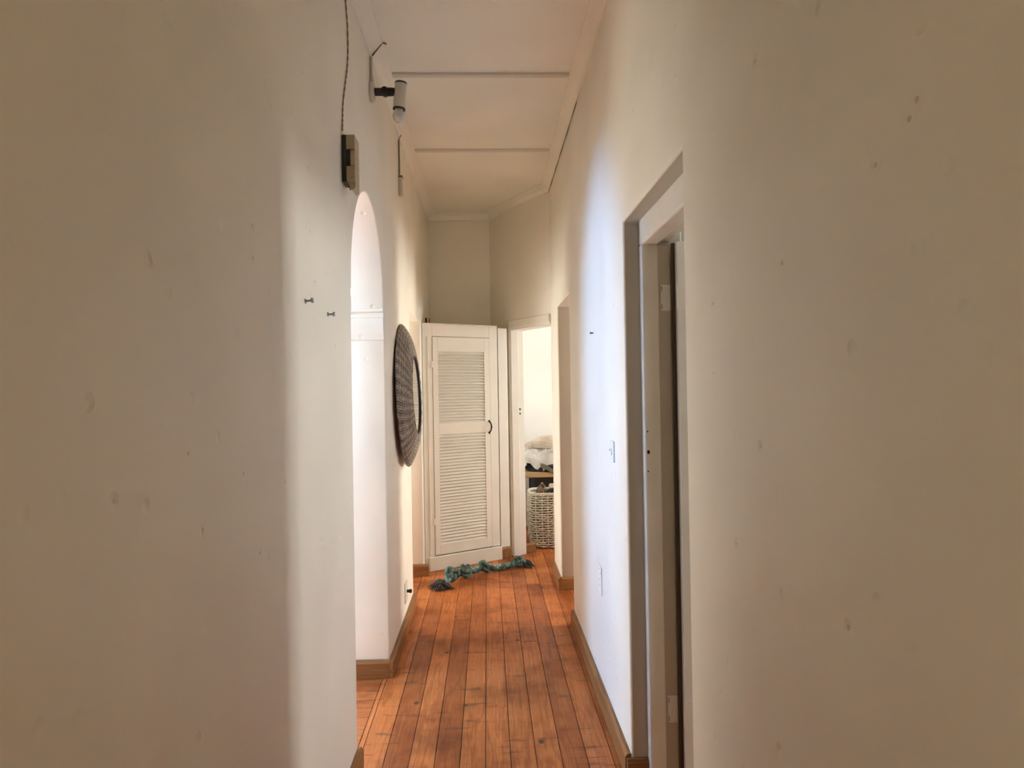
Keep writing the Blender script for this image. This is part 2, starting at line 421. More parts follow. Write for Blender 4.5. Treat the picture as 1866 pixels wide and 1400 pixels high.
def window(i, x, y0, y1, z0, z1, lab, along='y'):
    e = empty('window_%d' % i, (x, (y0 + y1) / 2, z0) if along == 'y' else ((y0 + y1) / 2, x, z0), lab, 'window', kind='structure')
    def bar(nm, a, b, c, d):
        lo, hi = ((x - .03, a, c), (x + .03, b, d)) if along == 'y' else ((a, x - .03, c), (b, x + .03, d))
        o = box(nm, lo, hi, DOORWHITE, bev=.004); o.parent = e; o.matrix_parent_inverse = Matrix.Translation(-Vector(e.location))
    t = .05
    bar('frame_rail', y0, y1, z0, z0 + t); bar('frame_rail', y0, y1, z1 - t, z1)
    bar('frame_stile', y0, y0 + t, z0 + t, z1 - t); bar('frame_stile', y1 - t, y1, z0 + t, z1 - t)
    ym = (y0 + y1) / 2; bar('glazing_bar', ym - .015, ym + .015, z0 + t, z1 - t)
pane_wall('wall_outer_left', -4.3, -4.2, 1.6, 4.80, [(2.50, 4.10, 1.40, 2.90)], WHITEWALL, 'outer wall of the room behind the arch')
window(1, -4.25, 2.50, 4.10, 1.40, 2.90, 'wide white window in the room behind the arch')
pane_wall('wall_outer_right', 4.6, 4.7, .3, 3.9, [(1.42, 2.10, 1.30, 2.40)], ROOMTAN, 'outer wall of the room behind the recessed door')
window(2, 4.65, 1.42, 2.10, 1.30, 2.40, 'white window in the room behind the recessed door')
pane_wall('wall_outer_far', 3.4, 3.5, 3.9, 8.0, [(4.5, 5.3, .50, 1.90), (6.25, 7.35, .95, 2.35)], WHITEWALL, 'outer wall of the middle and laundry rooms')
window(3, 3.45, 4.5, 5.3, .50, 1.90, 'white window in the room behind the plain opening')
window(4, 3.45, 6.25, 7.35, .95, 2.35, 'white window in the laundry room')
pane_wall('wall_outer_left_far', -2.6, -2.5, 4.90, 7.0, [(5.15, 6.05, .50, 1.90)], WHITEWALL, 'outer wall of the small room beside the cupboard')
window(5, -2.55, 5.15, 6.05, .50, 1.90, 'white window in the small room beside the cupboard')
pane_wall('wall_behind', XL - TL, XR + TL, YB - .1, YB, [], WALL, 'corridor end wall opposite the louvred cupboard', 'x')
pane_wall('wall_outer_added', 3.1, 3.2, -2.7, .2, [(-1.32, -.12, .90, 2.30)], WHITEWALL, 'outer wall of the unseen added room')
window(6, 3.15, -1.32, -.12, .90, 2.30, 'white window in the unseen added room')
for nm, lo, hi, lab in (
    ('wall_arch_room_near', (-4.2, 1.5, 0), (XL - TL, 1.6, ZC), 'near side wall of the room behind the arch'),
    ('wall_arch_room_far', (-4.2, 4.80, 0), (XL - TL, 4.90, ZC), 'far side wall of the room behind the arch'),
    ('wall_left_room_far', (-2.5, 6.95, 0), (XL - TL, 7.05, ZC), 'far wall of the small room beside the cupboard'),
    ('wall_added_room_near', (XR + TL, -2.7, 0), (3.1, -2.6, ZC), 'near side wall of the unseen added room'),
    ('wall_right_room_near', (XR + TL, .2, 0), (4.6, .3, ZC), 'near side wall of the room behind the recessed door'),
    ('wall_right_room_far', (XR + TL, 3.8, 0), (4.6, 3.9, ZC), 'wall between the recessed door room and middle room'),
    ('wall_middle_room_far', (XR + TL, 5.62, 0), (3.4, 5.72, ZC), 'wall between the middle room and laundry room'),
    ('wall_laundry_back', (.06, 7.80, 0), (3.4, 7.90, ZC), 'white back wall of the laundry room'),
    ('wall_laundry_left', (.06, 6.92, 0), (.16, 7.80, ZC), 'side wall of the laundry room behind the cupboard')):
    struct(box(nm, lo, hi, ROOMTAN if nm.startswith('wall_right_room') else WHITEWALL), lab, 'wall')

# ------------------------------------------------------------------ recessed door in the right wall
fx0 = XR + .066; fx1 = fx0 + .067; fx2 = fx1 + .052
REBATE = gloss_paint('darker_beige_rebate', (.55, .495, .40), .5)  # rebate a darker beige than the door stop
d1 = empty('door_1', (fx0, D1[1], 0), 'cream painted door standing open in its recessed frame', 'door', kind='structure')
def child(o, par):
    o.parent = par; o.matrix_parent_inverse = Matrix.Translation(-Vector(par.location)); return o
def jamb(y, s, nm):        # L-shaped jamb section with planted stop
    pr = [(fx0, y), (fx0, y - s * .034), (fx0 + .006, y - s * .040), (fx1 - .004, y - s * .040), (fx1, y - s * .036), (fx1, y)]
    return child(prism(nm, [(x, yy, 0) for x, yy in pr], (0, 0, D1[2] - .10), DOORWHITE, bev=.002, segs=1), d1)
jamb(D1[1], 1, 'jamb'); jamb(D1[0], -1, 'jamb')
for y, sg in ((D1[1], 1), (D1[0], -1)): child(box('rebate', (fx1, min(y, y - sg * .022), 0), (fx2, max(y, y - sg * .022), D1[2] - .10), REBATE, bev=.0015), d1)
zt = D1[2]
pr = [(fx0, zt), (fx0, zt - .094), (fx0 + .006, zt - .10), (fx1 - .004, zt - .10), (fx1, zt - .096), (fx1, zt - .084), (fx2, zt - .084), (fx2, zt)]
child(prism('head', [(x, D1[0], z) for x, z in pr], (0, D1[1] - D1[0], 0), DOORWHITE, bev=.002, segs=1), d1)
leaf = child(box('leaf', (fx2 + .013, D1[1] - .070, .010), (fx2 + .80, D1[1] - .030, zt - .095), DOORWHITE, bev=.003), d1)
child(box('leaf_edge_shade', (fx2 + .001, D1[1] - .045, .012), (fx2 + .0135, D1[1] - .032, zt - .097), DARKDOOR), d1)  # dark backing added in the hinge gap, its shade put into the brown
for zz in (1.91, .283):
    bm = bmesh.new()
    add_box(bm, (fx2 - .042, D1[1] - .027, zz - .052), (fx2 - .002, D1[1] - .022, zz + .052), .0012)
    add_box(bm, (fx2 + .010, D1[1] - .0735, zz - .05), (fx2 + .045, D1[1] - .070, zz + .05))
    hg = child(finish('hinge', bm, DOORWHITE), d1)
    for q in (-.036, .036): child(box('screw_slot', (fx2 - .038, D1[1] - .0275, zz + q - .010), (fx2 - .036, D1[1] - .0268, zz + q + .010), HOLE), d1)
    bm = bmesh.new()
    for q in range(3): add_lathe(bm, [(0, zz - .05 + q * .034), (.008, zz - .05 + q * .034), (.008, zz - .02 + q * .034), (0, zz - .02 + q * .034)], 10, Matrix.Translation((fx2 + .006, D1[1] - .050, 0)))
    kn = finish('knuckle', bm, DOORWHITE); kn.parent = hg; kn.matrix_parent_inverse = Matrix.Translation(-Vector(d1.location))
for zz in (1.385, 1.30, 1.228):      # old latch holes on the stop
    child(box('latch_hole', (fx0 + .010, D1[1] - .0405, zz - .006), (fx0 + (.020 if zz == 1.30 else .015), D1[1] - .0385, zz + (.008 if zz == 1.30 else .0)), HOLE), d1)

# ------------------------------------------------------------------ laundry doorway frame in the diagonal wall
d2 = empty('door_2', (0, 0, 0), 'cream painted frame of the laundry room doorway', 'door frame', kind='structure')
def dl(name, lo, hi, m, bev=.003): 
    o = box(name, lo, hi, m, bev=bev, M=MD); o.parent = d2; return o
dl('jamb', (DS1 - .028, -.012, 0), (DS1 + .001, .065, DZ - .02), TRIM); dl('jamb', (DS1 - .014, .065, 0), (DS1 + .001, TD + .012, DZ - .02), TRIM)
dl('jamb', (DS0 - .001, .012, 0), (DS0 + .010, TD + .012, DZ - .02), TRIM)
dl('head', (DS0, -.012, DZ - .03), (DS1, TD + .012, DZ + .001), TRIM)
dl('architrave', (DS1 - .004, -.020, 0), (DS1 + .055, .001, DZ + .06), TRIM, .005)
dl('architrave', (DS0 + .006, -.020, DZ - .012), (DS1 - .004, .001, DZ + .060), TRIM, .005)
dl('architrave', (DS1 + .012, TD - .001, 0), (DS1 + .07, TD + .020, DZ + .06), TRIM, .005)
dl('strike_plate', (DS1 - .0155, .070, 1.29), (DS1 - .0138, .092, 1.40), TRIM, .0005)
for z0, z1 in ((1.355, 1.375), (1.315, 1.332)):
    dl('strike_hole', (DS1 - .0162, .074, z0), (DS1 - .0150, .088, z1), HOLE, 0)

# ------------------------------------------------------------------ louvred cupboard set across the corner
ML = Matrix(((CU.x, CN.x, 0, CA.x), (CU.y, CN.y, 0, CA.y), (0, 0, 1, 0), (0, 0, 0, 1)))     # local: along front, back, up
CW = (CB - CA).length; CH = 2.13
cup = empty('corner_cupboard', (0, 0, 0), 'cream cupboard with a tall louvred door set across the corridor corner', 'cupboard')
cup.matrix_world = ML
bk = ML.inverted()
body = [bk @ Vector(p) for p in ((CA + CN * .024), (CB + CN * .024), Vector((.075, YE - .03, 0)), Vector((XL + .006, YE - .006, 0)), Vector((XL + .006, 5.94, 0)))]
def cl(name, lo, hi, m=TRIM, bev=.0025, par=None, **kw): return box(name, lo, hi, m, par or cup, bev=bev, **kw)
prism('top_panel', [(p.x, p.y, CH - .03) for p in body], (0, 0, .028), TRIM, cup)
cl('side_panel', (CW - .02, .024, 0), (CW, .36, CH - .03)); cl('back_panel', (.02, .30, .1), (CW - .02, .315, CH - .03))
D0, DW1 = .062, .632                       # door opening along the front
cl('frame_stile', (-.034, 0, .0), (D0 - .003, .024, CH)); cl('frame_stile', (DW1 + .003, 0, .125), (CW, .024, CH))
cl('frame_rail', (D0 - .003, 0, 2.024), (DW1 + .003, .024, CH))
cl('bead', (.010, -.007, .13), (.020, .001, 2.02)); cl('top_lip', (-.034, -.006, CH), (CW, .05, CH + .008))
cl('plinth', (-.004, -.024, 0), (CW + .006, .0, .122), bev=.004)
cl('floor_panel', (D0, .03, .10), (DW1, .29, .13))
door = bpy.data.objects.new('door', None); COL.objects.link(door); door.parent = cup
door['label'] = 'louvred door leaf with two banks of slats'
S0, S1 = .112, .578                        # slatted field
ZU = (1.262, 1.892); ZL = (.212, 1.168)
for nm, lo, hi in (('stile', (D0, -.004, .13), (S0, .020, 2.02)), ('stile', (S1, -.004, .13), (DW1, .020, 2.02)),
                   ('top_rail', (S0, -.004, ZU[1]), (S1, .020, 2.02)), ('middle_rail', (S0, -.004, ZL[1]), (S1, .020, ZU[0])), ('bottom_rail', (S0, -.004, .13), (S1, .020, ZL[0]))):
    box(nm, lo, hi, TRIM, door, bev=.0015)
bm = bmesh.new(); add_box(bm, (S0 - .004, -.0026, -.0155), (S1 + .004, .0026, .0155), .0012)
bmesh.ops.rotate(bm, verts=bm.verts, cent=(0, 0, 0), matrix=Matrix.Rotation(math.radians(-36), 3, 'X'))
slat0 = finish('slat', bm, TRIM, door); first = True
for (z0, z1), n in ((ZU, 24), (ZL, 35)):
    st = (z1 - z0) / n
    for i in range(n):
        o = slat0 if first else slat0.copy()
        if not first: COL.objects.link(o)
        first = False; o.parent = door; o.location = (0, .0065, z0 + st * (i + .5))
# wrought iron pull at the door edge
hz = 1.215
tube('handle', [(DW1 - .012, -.004, hz - .055), (DW1 - .012, -.012, hz - .048), (DW1 - .008, -.030, hz - .030), (DW1 - .006, -.036, hz), (DW1 - .008, -.030, hz + .030), (DW1 - .012, -.012, hz + .048), (DW1 - .012, -.004, hz + .055)], lambda i: (.011, .007, .006, .008, .006, .007, .011)[i], IRON, door, 8)
for zz in (1.78, .42): cl('hinge', (D0 - .016, -.0055, zz - .03), (D0 + .012, -.002, zz + .03), TRIM, .001, door)
# two little dark things standing on the cupboard top
p = on_z(779.5, 587, CH + .008)
for dx, r, h, lab in ((0.0, .009, .045, 'stubby dark peg standing on the cupboard top edge'), (.032, .003, .045, 'thin dark pin standing on the cupboard top edge')):
    o = lathe('peg', [(0, 0), (r, 0), (r, h * .8), (r * .8, h), (0, h)], 10, IRON, None, Matrix.Translation(Vector(CA + CU * (.016 + dx) + CN * .022) + Vector((0, 0, CH + .008))))
    tag(o, lab, 'peg')

# ------------------------------------------------------------------ round carved mirror on the arch wall
mc = Vector((XL + .011, 4.50, 1.525)); RM = .464
mir = empty('round_mirror', mc, 'round mirror with a wide carved greyish brown wooden frame', 'mirror')
MM = axis_matrix((0, 0, 0), (1, 0, .036), (0, 1, 0))
carve = mat('carved_weathered_wood', (.2, .17, .14), .7); g = N(carve)
v = g.pos(obj=True); sx = g.n('ShaderNodeSeparateXYZ'); g.l(v.outputs[0], sx.inputs[0])
rad = g.math('SQRT', g.math('ADD', g.math('MULTIPLY', sx.outputs[1], sx.outputs[1]), g.math('MULTIPLY', sx.outputs[2], sx.outputs[2])))
ang = g.math('ARCTAN2', sx.outputs[2], sx.outputs[1])
ribs = g.math('SINE', g.math('ADD', g.math('MULTIPLY', ang, 46), g.math('MULTIPLY', rad, 30)))
rings = g.math('SINE', g.math('MULTIPLY', rad, 290))
hatch = g.math('SINE', g.math('ADD', g.math('MULTIPLY', ang, 170), g.math('MULTIPLY', rad, 150)))
nz = g.noise(v, 14, 5, .65); nz2 = g.noise(v, 90, 3)
f = g.math('ADD', g.math('MULTIPLY', ribs, .12), g.math('ADD', g.math('MULTIPLY', rings, .10), g.math('ADD', g.math('MULTIPLY', hatch, .16), nz2.outputs[0])))
base = g.ramp(f, [(.15, (.07, .056, .045)), (.5, (.235, .195, .155)), (.9, (.50, .455, .40))])
br = g.ramp(nz.outputs[0], [(.35, (.75, .64, .54)), (.65, (1.1, 1.12, 1.12))])
g.l(g.mix(1.0, base.outputs[0], br.outputs[0], 'MULTIPLY'), g.p.inputs['Base Color']); g.l(g.bump(f, .8, .006), g.p.inputs['Normal'])
prof = [(.256, .074), (.262, .086), (.276, .089), (.310, .083), (.350, .073), (.390, .058), (.430, .040), (.455, .026), (RM, .017), (RM - .003, .010), (.40, .020), (.28, .050), (.256, .064)]
bm = bmesh.new(); add_lathe(bm, prof, 96, MM, True)
fr = finish('frame', bm, carve, mir, True)
for vtx in fr.data.vertices:
    d = vtx.co.copy(); q = math.atan2(d.z, d.y)
    vtx.co += Vector((1, 0, 0)) * (.002 * math.sin(q * 24) + .003 * noise.noise(d * 9))
lathe('glass', [(0, .078), (.258, .078), (.258, .070), (0, .070)], 64, MIRROR, mir, MM, False)
lathe('inner_ring', [(.250, .0785), (.252, .086), (.258, .089), (.261, .0785)], 64, BLACK, mir, MM, True, True)
lathe('hanging_block', [(0, -.008), (.06, -.008), (.06, .069), (0, .069)], 20, BLACK, mir, None, True).matrix_local = MM

# ------------------------------------------------------------------ spotlight on the arch wall
sy, szz = 3.42, 3.045
sp = empty('wall_spotlight', (XL, sy, szz), 'white cylinder spotlight on a black swivel arm with a bare bulb', 'spotlight')
X = Vector((1, 0, 0))
lathe('wall_plate', [(0, 0), (.046, 0), (.050, .004), (.048, .016), (.036, .022), (0, .022)], 28, SPOTW, sp, axis_matrix((0, 0, 0), X))
bm = bmesh.new(); add_lathe(bm, [(0, .020), (.019, .020), (.019, .062), (.021, .064), (.021, .10), (.019, .122), (0, .122)], 20, axis_matrix((0, 0, 0), X))
autosmooth(finish('arm', bm, BLACK, sp))
lathe('swivel_knob', [(0, -.027), (.015, -.027), (.019, -.022), (.019, .022), (.015, .027), (0, .027)], 18, BLACK, sp, axis_matrix((.072, 0, 0), (0, 1, 0)))
ax = Vector((-.09, .02, -1)).normalized(); so = Vector((.152, 0, .044))
autosmooth(lathe('shade', [(.0, 0), (.027, 0), (.030, .004), (.030, .128), (.027, .128), (.027, .012), (0, .012)], 30, SPOTW, sp, axis_matrix(so, ax)))
lathe('shade_band', [(.0306, .126), (.0312, .126), (.0312, .133), (.024, .133), (.024, .126)], 30, BLACK, sp, axis_matrix(so, ax), True, True)
lathe('shade_cap', [(0, -.003), (.029, -.003), (.0305, .003), (.0305, .006), (0, .006)], 30, BLACK, sp, axis_matrix(so, ax))
lathe('bulb', [(.012, .118), (.018, .130), (.028, .150), (.030, .165), (.026, .182), (.015, .192), (0, .195)], 24, BULB, sp, axis_matrix(so, ax))
# conduit up to the cornice and crack of cable across the ceiling
cf = empty('cable_conduit', (XL, sy - .004, szz), 'painted cable tube rising from spotlight to the cornice', 'conduit')
tube('tube', [(.007, -.004, .042), (.007, -.004, ZK - szz - .005)], .007, CONDUIT, cf, 8)
tube('joint', [(.008, -.004, .045), (.008, -.004, .070)], .011, CONDUIT, cf, 8)
a = on_z(676, 104, ZC - .004); b = on_z(703, 80, ZC - .004)
pts = [Vector((XL + .012, sy, ZK + .006)), Vector((XL + .066, sy - .02, ZC - .006))]
e = Vector((b.x, b.y, ZC - .003))
for i in range(1, 9):
    q = pts[1].lerp(e, i / 8) + Vector((rng.uniform(-.005, .005), rng.uniform(-.005, .005), 0)); pts.append(q)
o = tube('ceiling_wire', pts, lambda i: .0022 + .0018 * (i % 3 == 0), DARKBROWN, None, 6)
tag(o, 'kinked old wire running from the cornice onto the ceiling by the spotlight', 'wire')

# cable casing with a box further along
p0 = on_x(725.5, 252, XL); 
cb = empty('cable_box', (XL, p0.y, 2.83), 'painted cable casing ending in a small box high beside the cornice', 'cable box')
bm = bmesh.new(); add_box(bm, (0, -.010, .135), (.012, .010, ZK - 2.83 - .02), .002); finish('casing', bm, CONDUIT, cb)
bm = bmesh.new(); add_box(bm, (0, -.022, 0), (.024, .022, .125), .004); finish('junction_box', bm, CONDUIT, cb)
tube('seam', [(.006, -.0115, .14), (.007, -.0115, .30), (.006, -.0115, ZK - 2.83 - .02), (.02, -.005, ZK - 2.83 + .01)], .003, DARKBROWN, cb, 6)
box('clip', (.0, -.026, .120), (.026, .026, .130), DARKBROWN, cb)

# ------------------------------------------------------------------ doorbell chime box with its cable
cy0 = on_x(622.5, 300, XL).y
ch = empty('chime_box', (XL, cy0, 2.37), 'beige and black box mounted high on the wall with its cover askew', 'chime box')
box('back_plate', (0, 0, .012), (.018, .085, .197), BLACK, ch, bev=.002)
box('mechanism', (.018, .004, .075), (.036, .08, .140), BLACK, ch, bev=.002)
for lo, hi in (((.018, .0, .140), (.052, .09, .197)), ((.034, .001, .076), (.052, .09, .138)), ((.018, .0, .012), (.052, .09, .074))):
    box('cover_block', lo, hi, BEIGE, ch, bev=.002)
prism('cover_flap', [(.014, .002, .012), (.040, .002, -.022), (.052, .002, -.012), (.052, .002, .012)], (0, .085, 0), BEIGE, ch, bev=.0015, segs=1)
lathe('screw', [(0, 0), (.004, 0), (.004, .002), (0, .003)], 10, STEEL, ch, axis_matrix((.040, .0, .028), (0, -1, 0)))
prism('cover_edge', [(.016, -.001, .013), (.020, -.001, .013), (.036, -.001, -.022), (.032, -.001, -.022)], (0, .004, 0), BLACK, ch)
pts = []
for px, py in ((624, 238), (624.3, 215), (625, 186), (629.5, 150), (633, 125), (634.3, 90), (633.4, 45), (630, 4)):
    q = on_x(px, py, XL + .004); pts.append(q)
pts.append(Vector((XL + .004, pts[-1].y - .01, ZK - .002)))
fine = []
for i in range(len(pts) - 1):
    for j in range(6): fine.append(pts[i].lerp(pts[i + 1], j / 6))
fine.append(pts[-1])
for it in range(4):
    fine = [fine[0]] + [(fine[i - 1] + fine[i] * 2 + fine[i + 1]) / 4 for i in range(1, len(fine) - 1)] + [fine[-1]]
bm = bmesh.new()
for s in (0, math.pi):
    add_tube(bm, [q + Vector((.0018 * math.cos(i * 1.4 + s), .0022 * math.sin(i * 1.4 + s), 0)) for i, q in enumerate(fine)], .0019, 6)
o = finish('bell_cable', bm, CABLE, None, True); tag(o, 'thin twisted cable hanging loosely down to the chime box', 'cable')

# ------------------------------------------------------------------ two screws in the arch wall, a nail opposite
for (px, py), tilt, lab in (((556, 549), .12, 'steel screw in the wall, higher of the pair and farther from the arch'), ((597, 573), .03, 'steel screw in the wall, lower of the pair and closer to the arch')):
    q = on_x(px, py, XL)
    e = empty('wall_screw', q, lab, 'screw', 'pair of screws beside the arch')
    A = axis_matrix((0, 0, 0), (1, 0, tilt))
    lathe('shank', [(0, -.0), (.0032, 0), (.0032, .020), (0, .020)], 10, STEEL, e, A)
    lathe('head', [(0, .019), (.0075, .019), (.0085, .021), (.0075, .025), (0, .026)], 14, STEEL, e, A)
    lathe('collar', [(0, .0), (.0080, .0), (.0075, .003), (0, .003)], 14, STEEL, e, A)
q = on_x(1081, 607, XR)
o = lathe('nail', [(0, -.001), (.003, -.001), (.003, .012), (.006, .013), (.006, .016), (0, .016)], 10, IRON, None, axis_matrix(q, (-1, 0, 0)))
tag(o, 'single dark nail in the wall above the light switch', 'nail')

# ------------------------------------------------------------------ switch, blanked socket, socket with plug
q = on_x(1117.5, 823, XR)
sw = empty('light_switch', q, 'white light switch plate on the wall beside the recessed door', 'light switch')
prism('plate', [(0, -.040, -.047), (0, .040, -.047), (-.010, .036, -.043), (-.010, -.036, -.043)][:0] or [(0, -.038, -.047), (-.008, -.036, -.045), (-.008, .036, -.045), (0, .038, -.047)], (0, 0, .094), PLASTW, sw, bev=.003)
prism('rocker', [(-.008, -.010, -.016), (-.013, -.010, -.014), (-.009, -.010, .016), (-.008, -.010, .016)], (0, .020, 0), PLASTW, sw, bev=.001)
lathe('dark_spot', [(0, 0), (.0045, 0), (.004, .003), (0, .004)], 10, DARKBROWN, sw, axis_matrix((-.006, .040, .004), (-1, .4, 0)))
q = on_x(1094.5, 1057, XR)
bs = empty('blank_socket', q, 'painted over blank socket plate low beneath the light switch', 'socket plate')
box('plate', (-.006, -.045, -.070), (0, .045, .070), WALL, bs, bev=.002)
for yy, zz in ((-.026, .040), (.012, .0), (-.010, -.020), (.0, .055)):
    lathe('hole', [(0, 0), (.004, 0), (.003, .001), (0, .001)], 8, DARKBROWN, bs, axis_matrix((-.006, yy, zz), (-1, 0, 0)))
q = on_x(739, 1079, XL)
so_ = empty('wall_socket', q, 'cream wall socket with a small black knob low under the mirror', 'socket')
box('plate', (0, -.050, -.066), (.008, .050, .066), CONDUIT, so_, bev=.003)
lathe('black_knob', [(0, 0), (.010, 0), (.010, .016), (.014, .018), (.012, .032), (0, .034)], 14, BLACK, so_, axis_matrix((.008, .012, .002), (1, 0, 0)))
lathe('socket_hole', [(0, 0), (.006, 0), (.005, .001), (0, .001)], 10, HOLE, so_, axis_matrix((.008, -.020, -.020), (1, 0, 0)))

# ------------------------------------------------------------------ rope toy on the floor
ropem = mat('green_cotton_rope', (.07, .17, .15), .85); g = N(ropem); v = g.pos()
nz = g.noise(v, 22, 4, .6)
r = g.ramp(nz.outputs[0], [(.34, (.022, .036, .030)), (.46, (.060, .115, .095)), (.57, (.15, .25, .22)), (.68, (.40, .52, .52))])
g.l(r.outputs[0], g.p.inputs['Base Color']); g.l(g.bump(g.noise(v, 260, 2).outputs[0], .7, .004), g.p.inputs['Normal'])
frayed = mat('frayed_dark_rope_ends', (.05, .045, .045), .9); g = N(frayed)
r = g.ramp(g.noise(g.pos(), 40, 3).outputs[0], [(.35, (.008, .0075, .0075)), (.65, (.075, .07, .07))]); g.l(r.outputs[0], g.p.inputs['Base Color'])
rp = [on_z(803, 1066, .03), on_z(815, 1058, .05), on_z(823, 1047, .075), on_z(833, 1046, .045), on_z(849, 1040, .06), on_z(866, 1039, .045), on_z(882, 1032, .055), on_z(897, 1035, .038), on_z(912, 1034, .034), on_z(930, 1029, .036), on_z(945, 1024, .042), on_z(958, 1027, .028)]
rt = empty('rope_toy', (rp[5].x, rp[5].y, 0), 'thick green knotted dog rope with frayed dark ends lying before the cupboard', 'rope toy')
base = Vector((rp[5].x, rp[5].y, 0))
def spline(P, n):
    out = []
    for i in range(len(P) - 1):
        p0, p1, p2, p3 = P[max(i - 1, 0)], P[i], P[i + 1], P[min(i + 2, len(P) - 1)]
        for j in range(n):
            t = j / n
            out.append(.5 * ((2 * p1) + (p2 - p0) * t + (2 * p0 - 5 * p1 + 4 * p2 - p3) * t * t + (3 * p1 - p0 - 3 * p2 + p3) * t ** 3))
    out.append(P[-1]); return out
cl_ = [p - base for p in spline(rp, 10)]
bm = bmesh.new()
for s in range(3):
    pp = []
    for i, p in enumerate(cl_):
        t = (cl_[min(i + 1, len(cl_) - 1)] - cl_[max(i - 1, 0)]).normalized(); u = t.cross(Vector((0, 0, 1))).normalized(); w = u.cross(t)
        a_ = i * .42 + s * 2.0944
        q = p + (u * math.cos(a_) + w * math.sin(a_)) * .0125; q.z = max(q.z, .0165); pp.append(q)
    add_tube(bm, pp, .0165, 8)
finish('rope', bm, ropem, rt, True)
def knot(at, size, yaw, name='knot'):
    bm = bmesh.new(); pts = []
    for i in range(60):
        t = 2 * math.pi * i / 60
        pts.append(Vector(((2 + math.cos(3 * t)) * math.cos(2 * t), (2 + math.cos(3 * t)) * math.sin(2 * t), 1.2 * math.sin(3 * t))) * (size / 4.6))
    Mx = Matrix.Rotation(yaw, 3, 'Z') @ Matrix.Rotation(1.2, 3, 'X')
    add_tube(bm, [Mx @ p for p in pts], size / 4.1, 9, True)
    lo = min(v.co.z for v in bm.verts); at = Vector((at.x, at.y, max(at.z, -lo + .001)))
    for v in bm.verts: v.co += at
    return finish(name, bm, ropem, rt, True)
for i, sz, yw in ((2, .078, .3), (4, .074, 1.1), (6, .070, 2.0), (10, .062, .7)):
    knot(rp[i] - base, sz, yw)
def tassel(at, d, spread, L, n, seed):
    rg = random.Random(seed); bm = bmesh.new(); d = d.normalized()
    for i in range(n):
        a_ = math.atan2(d.y, d.x) + rg.uniform(-spread, spread); l = L * rg.uniform(.45, 1.0)
        st = at + Vector((rg.uniform(-.03, .03), rg.uniform(-.03, .03), rg.uniform(-.005, .025)))
        dirv = Vector((math.cos(a_), math.sin(a_), 0))
        pts = []
        for j in range(6):
            t = j / 5
            q = st + dirv * l * t + Vector((rg.uniform(-.006, .006), rg.uniform(-.006, .006), 0)); q.z = max(.004, st.z * (1 - t) ** 1.2 + .012 * math.sin(t * 3) * rg.random()); pts.append(q)
        add_tube(bm, pts, lambda j: (.0065, .007, .006, .005, .0035, .0012)[j], 5)
    return finish('frayed_end', bm, frayed, rt, True)
tassel(rp[0] - base + Vector((0, 0, .012)), Vector((-.2, -1, 0)), 2.0, .105, 70, 3)
tassel(rp[11] - base + Vector((-.01, .01, .005)), Vector((1, -.4, 0)), .9, .09, 34, 4)

# ------------------------------------------------------------------ laundry room: table, basket, clothes
tb = Vector((.72, 7.30, 0)); TH = .685
tab = empty('laundry_table', tb, 'pine topped side table with dark legs in the laundry room', 'table')
darkleg = mat('dark_painted_steel', (.03, .03, .032), .5)
box('table_top', (-.345, -.20, TH - .052), (.55, .36, TH), SHELFW, tab, bev=.004)
for sx_ in (-.27, .50):
    for sy_ in (-.16, .32): box('leg', (sx_, sy_, 0), (sx_ + .03, sy_ + .03, TH - .052), darkleg, tab, bev=.002)
box('back_board', (-.24, .325, .12), (.50, .335, TH - .052), darkleg, tab)

wick = mat('whitewashed_wicker', (.62, .55, .43), .65); g = N(wick)
r = g.ramp(g.noise(g.pos(), 60, 3).outputs[0], [(.3, (.52, .44, .32)), (.7, (.82, .76, .64))]); g.l(r.outputs[0], g.p.inputs['Base Color'])
bc = Vector((.596, 6.835, 0))
bk_ = empty('wicker_basket', bc, 'tall whitewashed wicker laundry basket standing under the table edge', 'basket')
BH = .535
def brad(z): return .190 + .028 * math.sin(min(1, z / BH) * 2.3)
NS = 24
def rr(a, z):                           # rounded-square section
    c, s = abs(math.cos(a)), abs(math.sin(a)); return brad(z) / ((c ** 4 + s ** 4) ** .25) * .93
bm = bmesh.new(); rows = 23
for i in range(rows):
    z = .018 + (BH - .035) * i / (rows - 1)
    pts = []
    for j in range(NS * 4):
        a_ = 2 * math.pi * j / (NS * 4)
        q = rr(a_, z) +   .010 * math.sin(a_ * NS / 2 + (math.pi if i % 2 else 0)); pts.append((q * math.cos(a_), q * math.sin(a_), z + .002 * math.sin(a_ * 5 + i)))
    add_tube(bm, pts, .0085, 6, True)
o = finish('weave', bm, wick, bk_, True); o['kind'] = 'stuff'
bm = bmesh.new()
for j in range(NS):
    a_ = 2 * math.pi * (j + .5) / NS
    add_tube(bm, [(rr(a_, z) * math.cos(a_), rr(a_, z) * math.sin(a_), z) for z in [BH * t / 8 for t in range(9)]], .006, 5)
o = finish('stakes', bm, wick, bk_, True); o['kind'] = 'stuff'
for s in (0, 1, 2):
    tube('rim_cane', [((rr(a_, BH) + .006 * math.cos(a_ * 20 + s * 2.09)) * math.cos(a_), (rr(a_, BH) + .006 * math.cos(a_ * 20 + s * 2.09)) * math.sin(a_), BH - .008 + .009 * math.sin(a_ * 20 + s * 2.09)) for a_ in [2 * math.pi * j / 120 for j in range(120)]], .009, wick, bk_, 6, True)
bm = bmesh.new(); add_lathe(bm, [(0, .004), (.17, .004), (.178, .02), (0, .02)], 30); finish('base', bm, wick, bk_, True)
lathe('lining', [(.168, .02), (.185, .25), (.175, .48)], 30, HOLE, bk_)

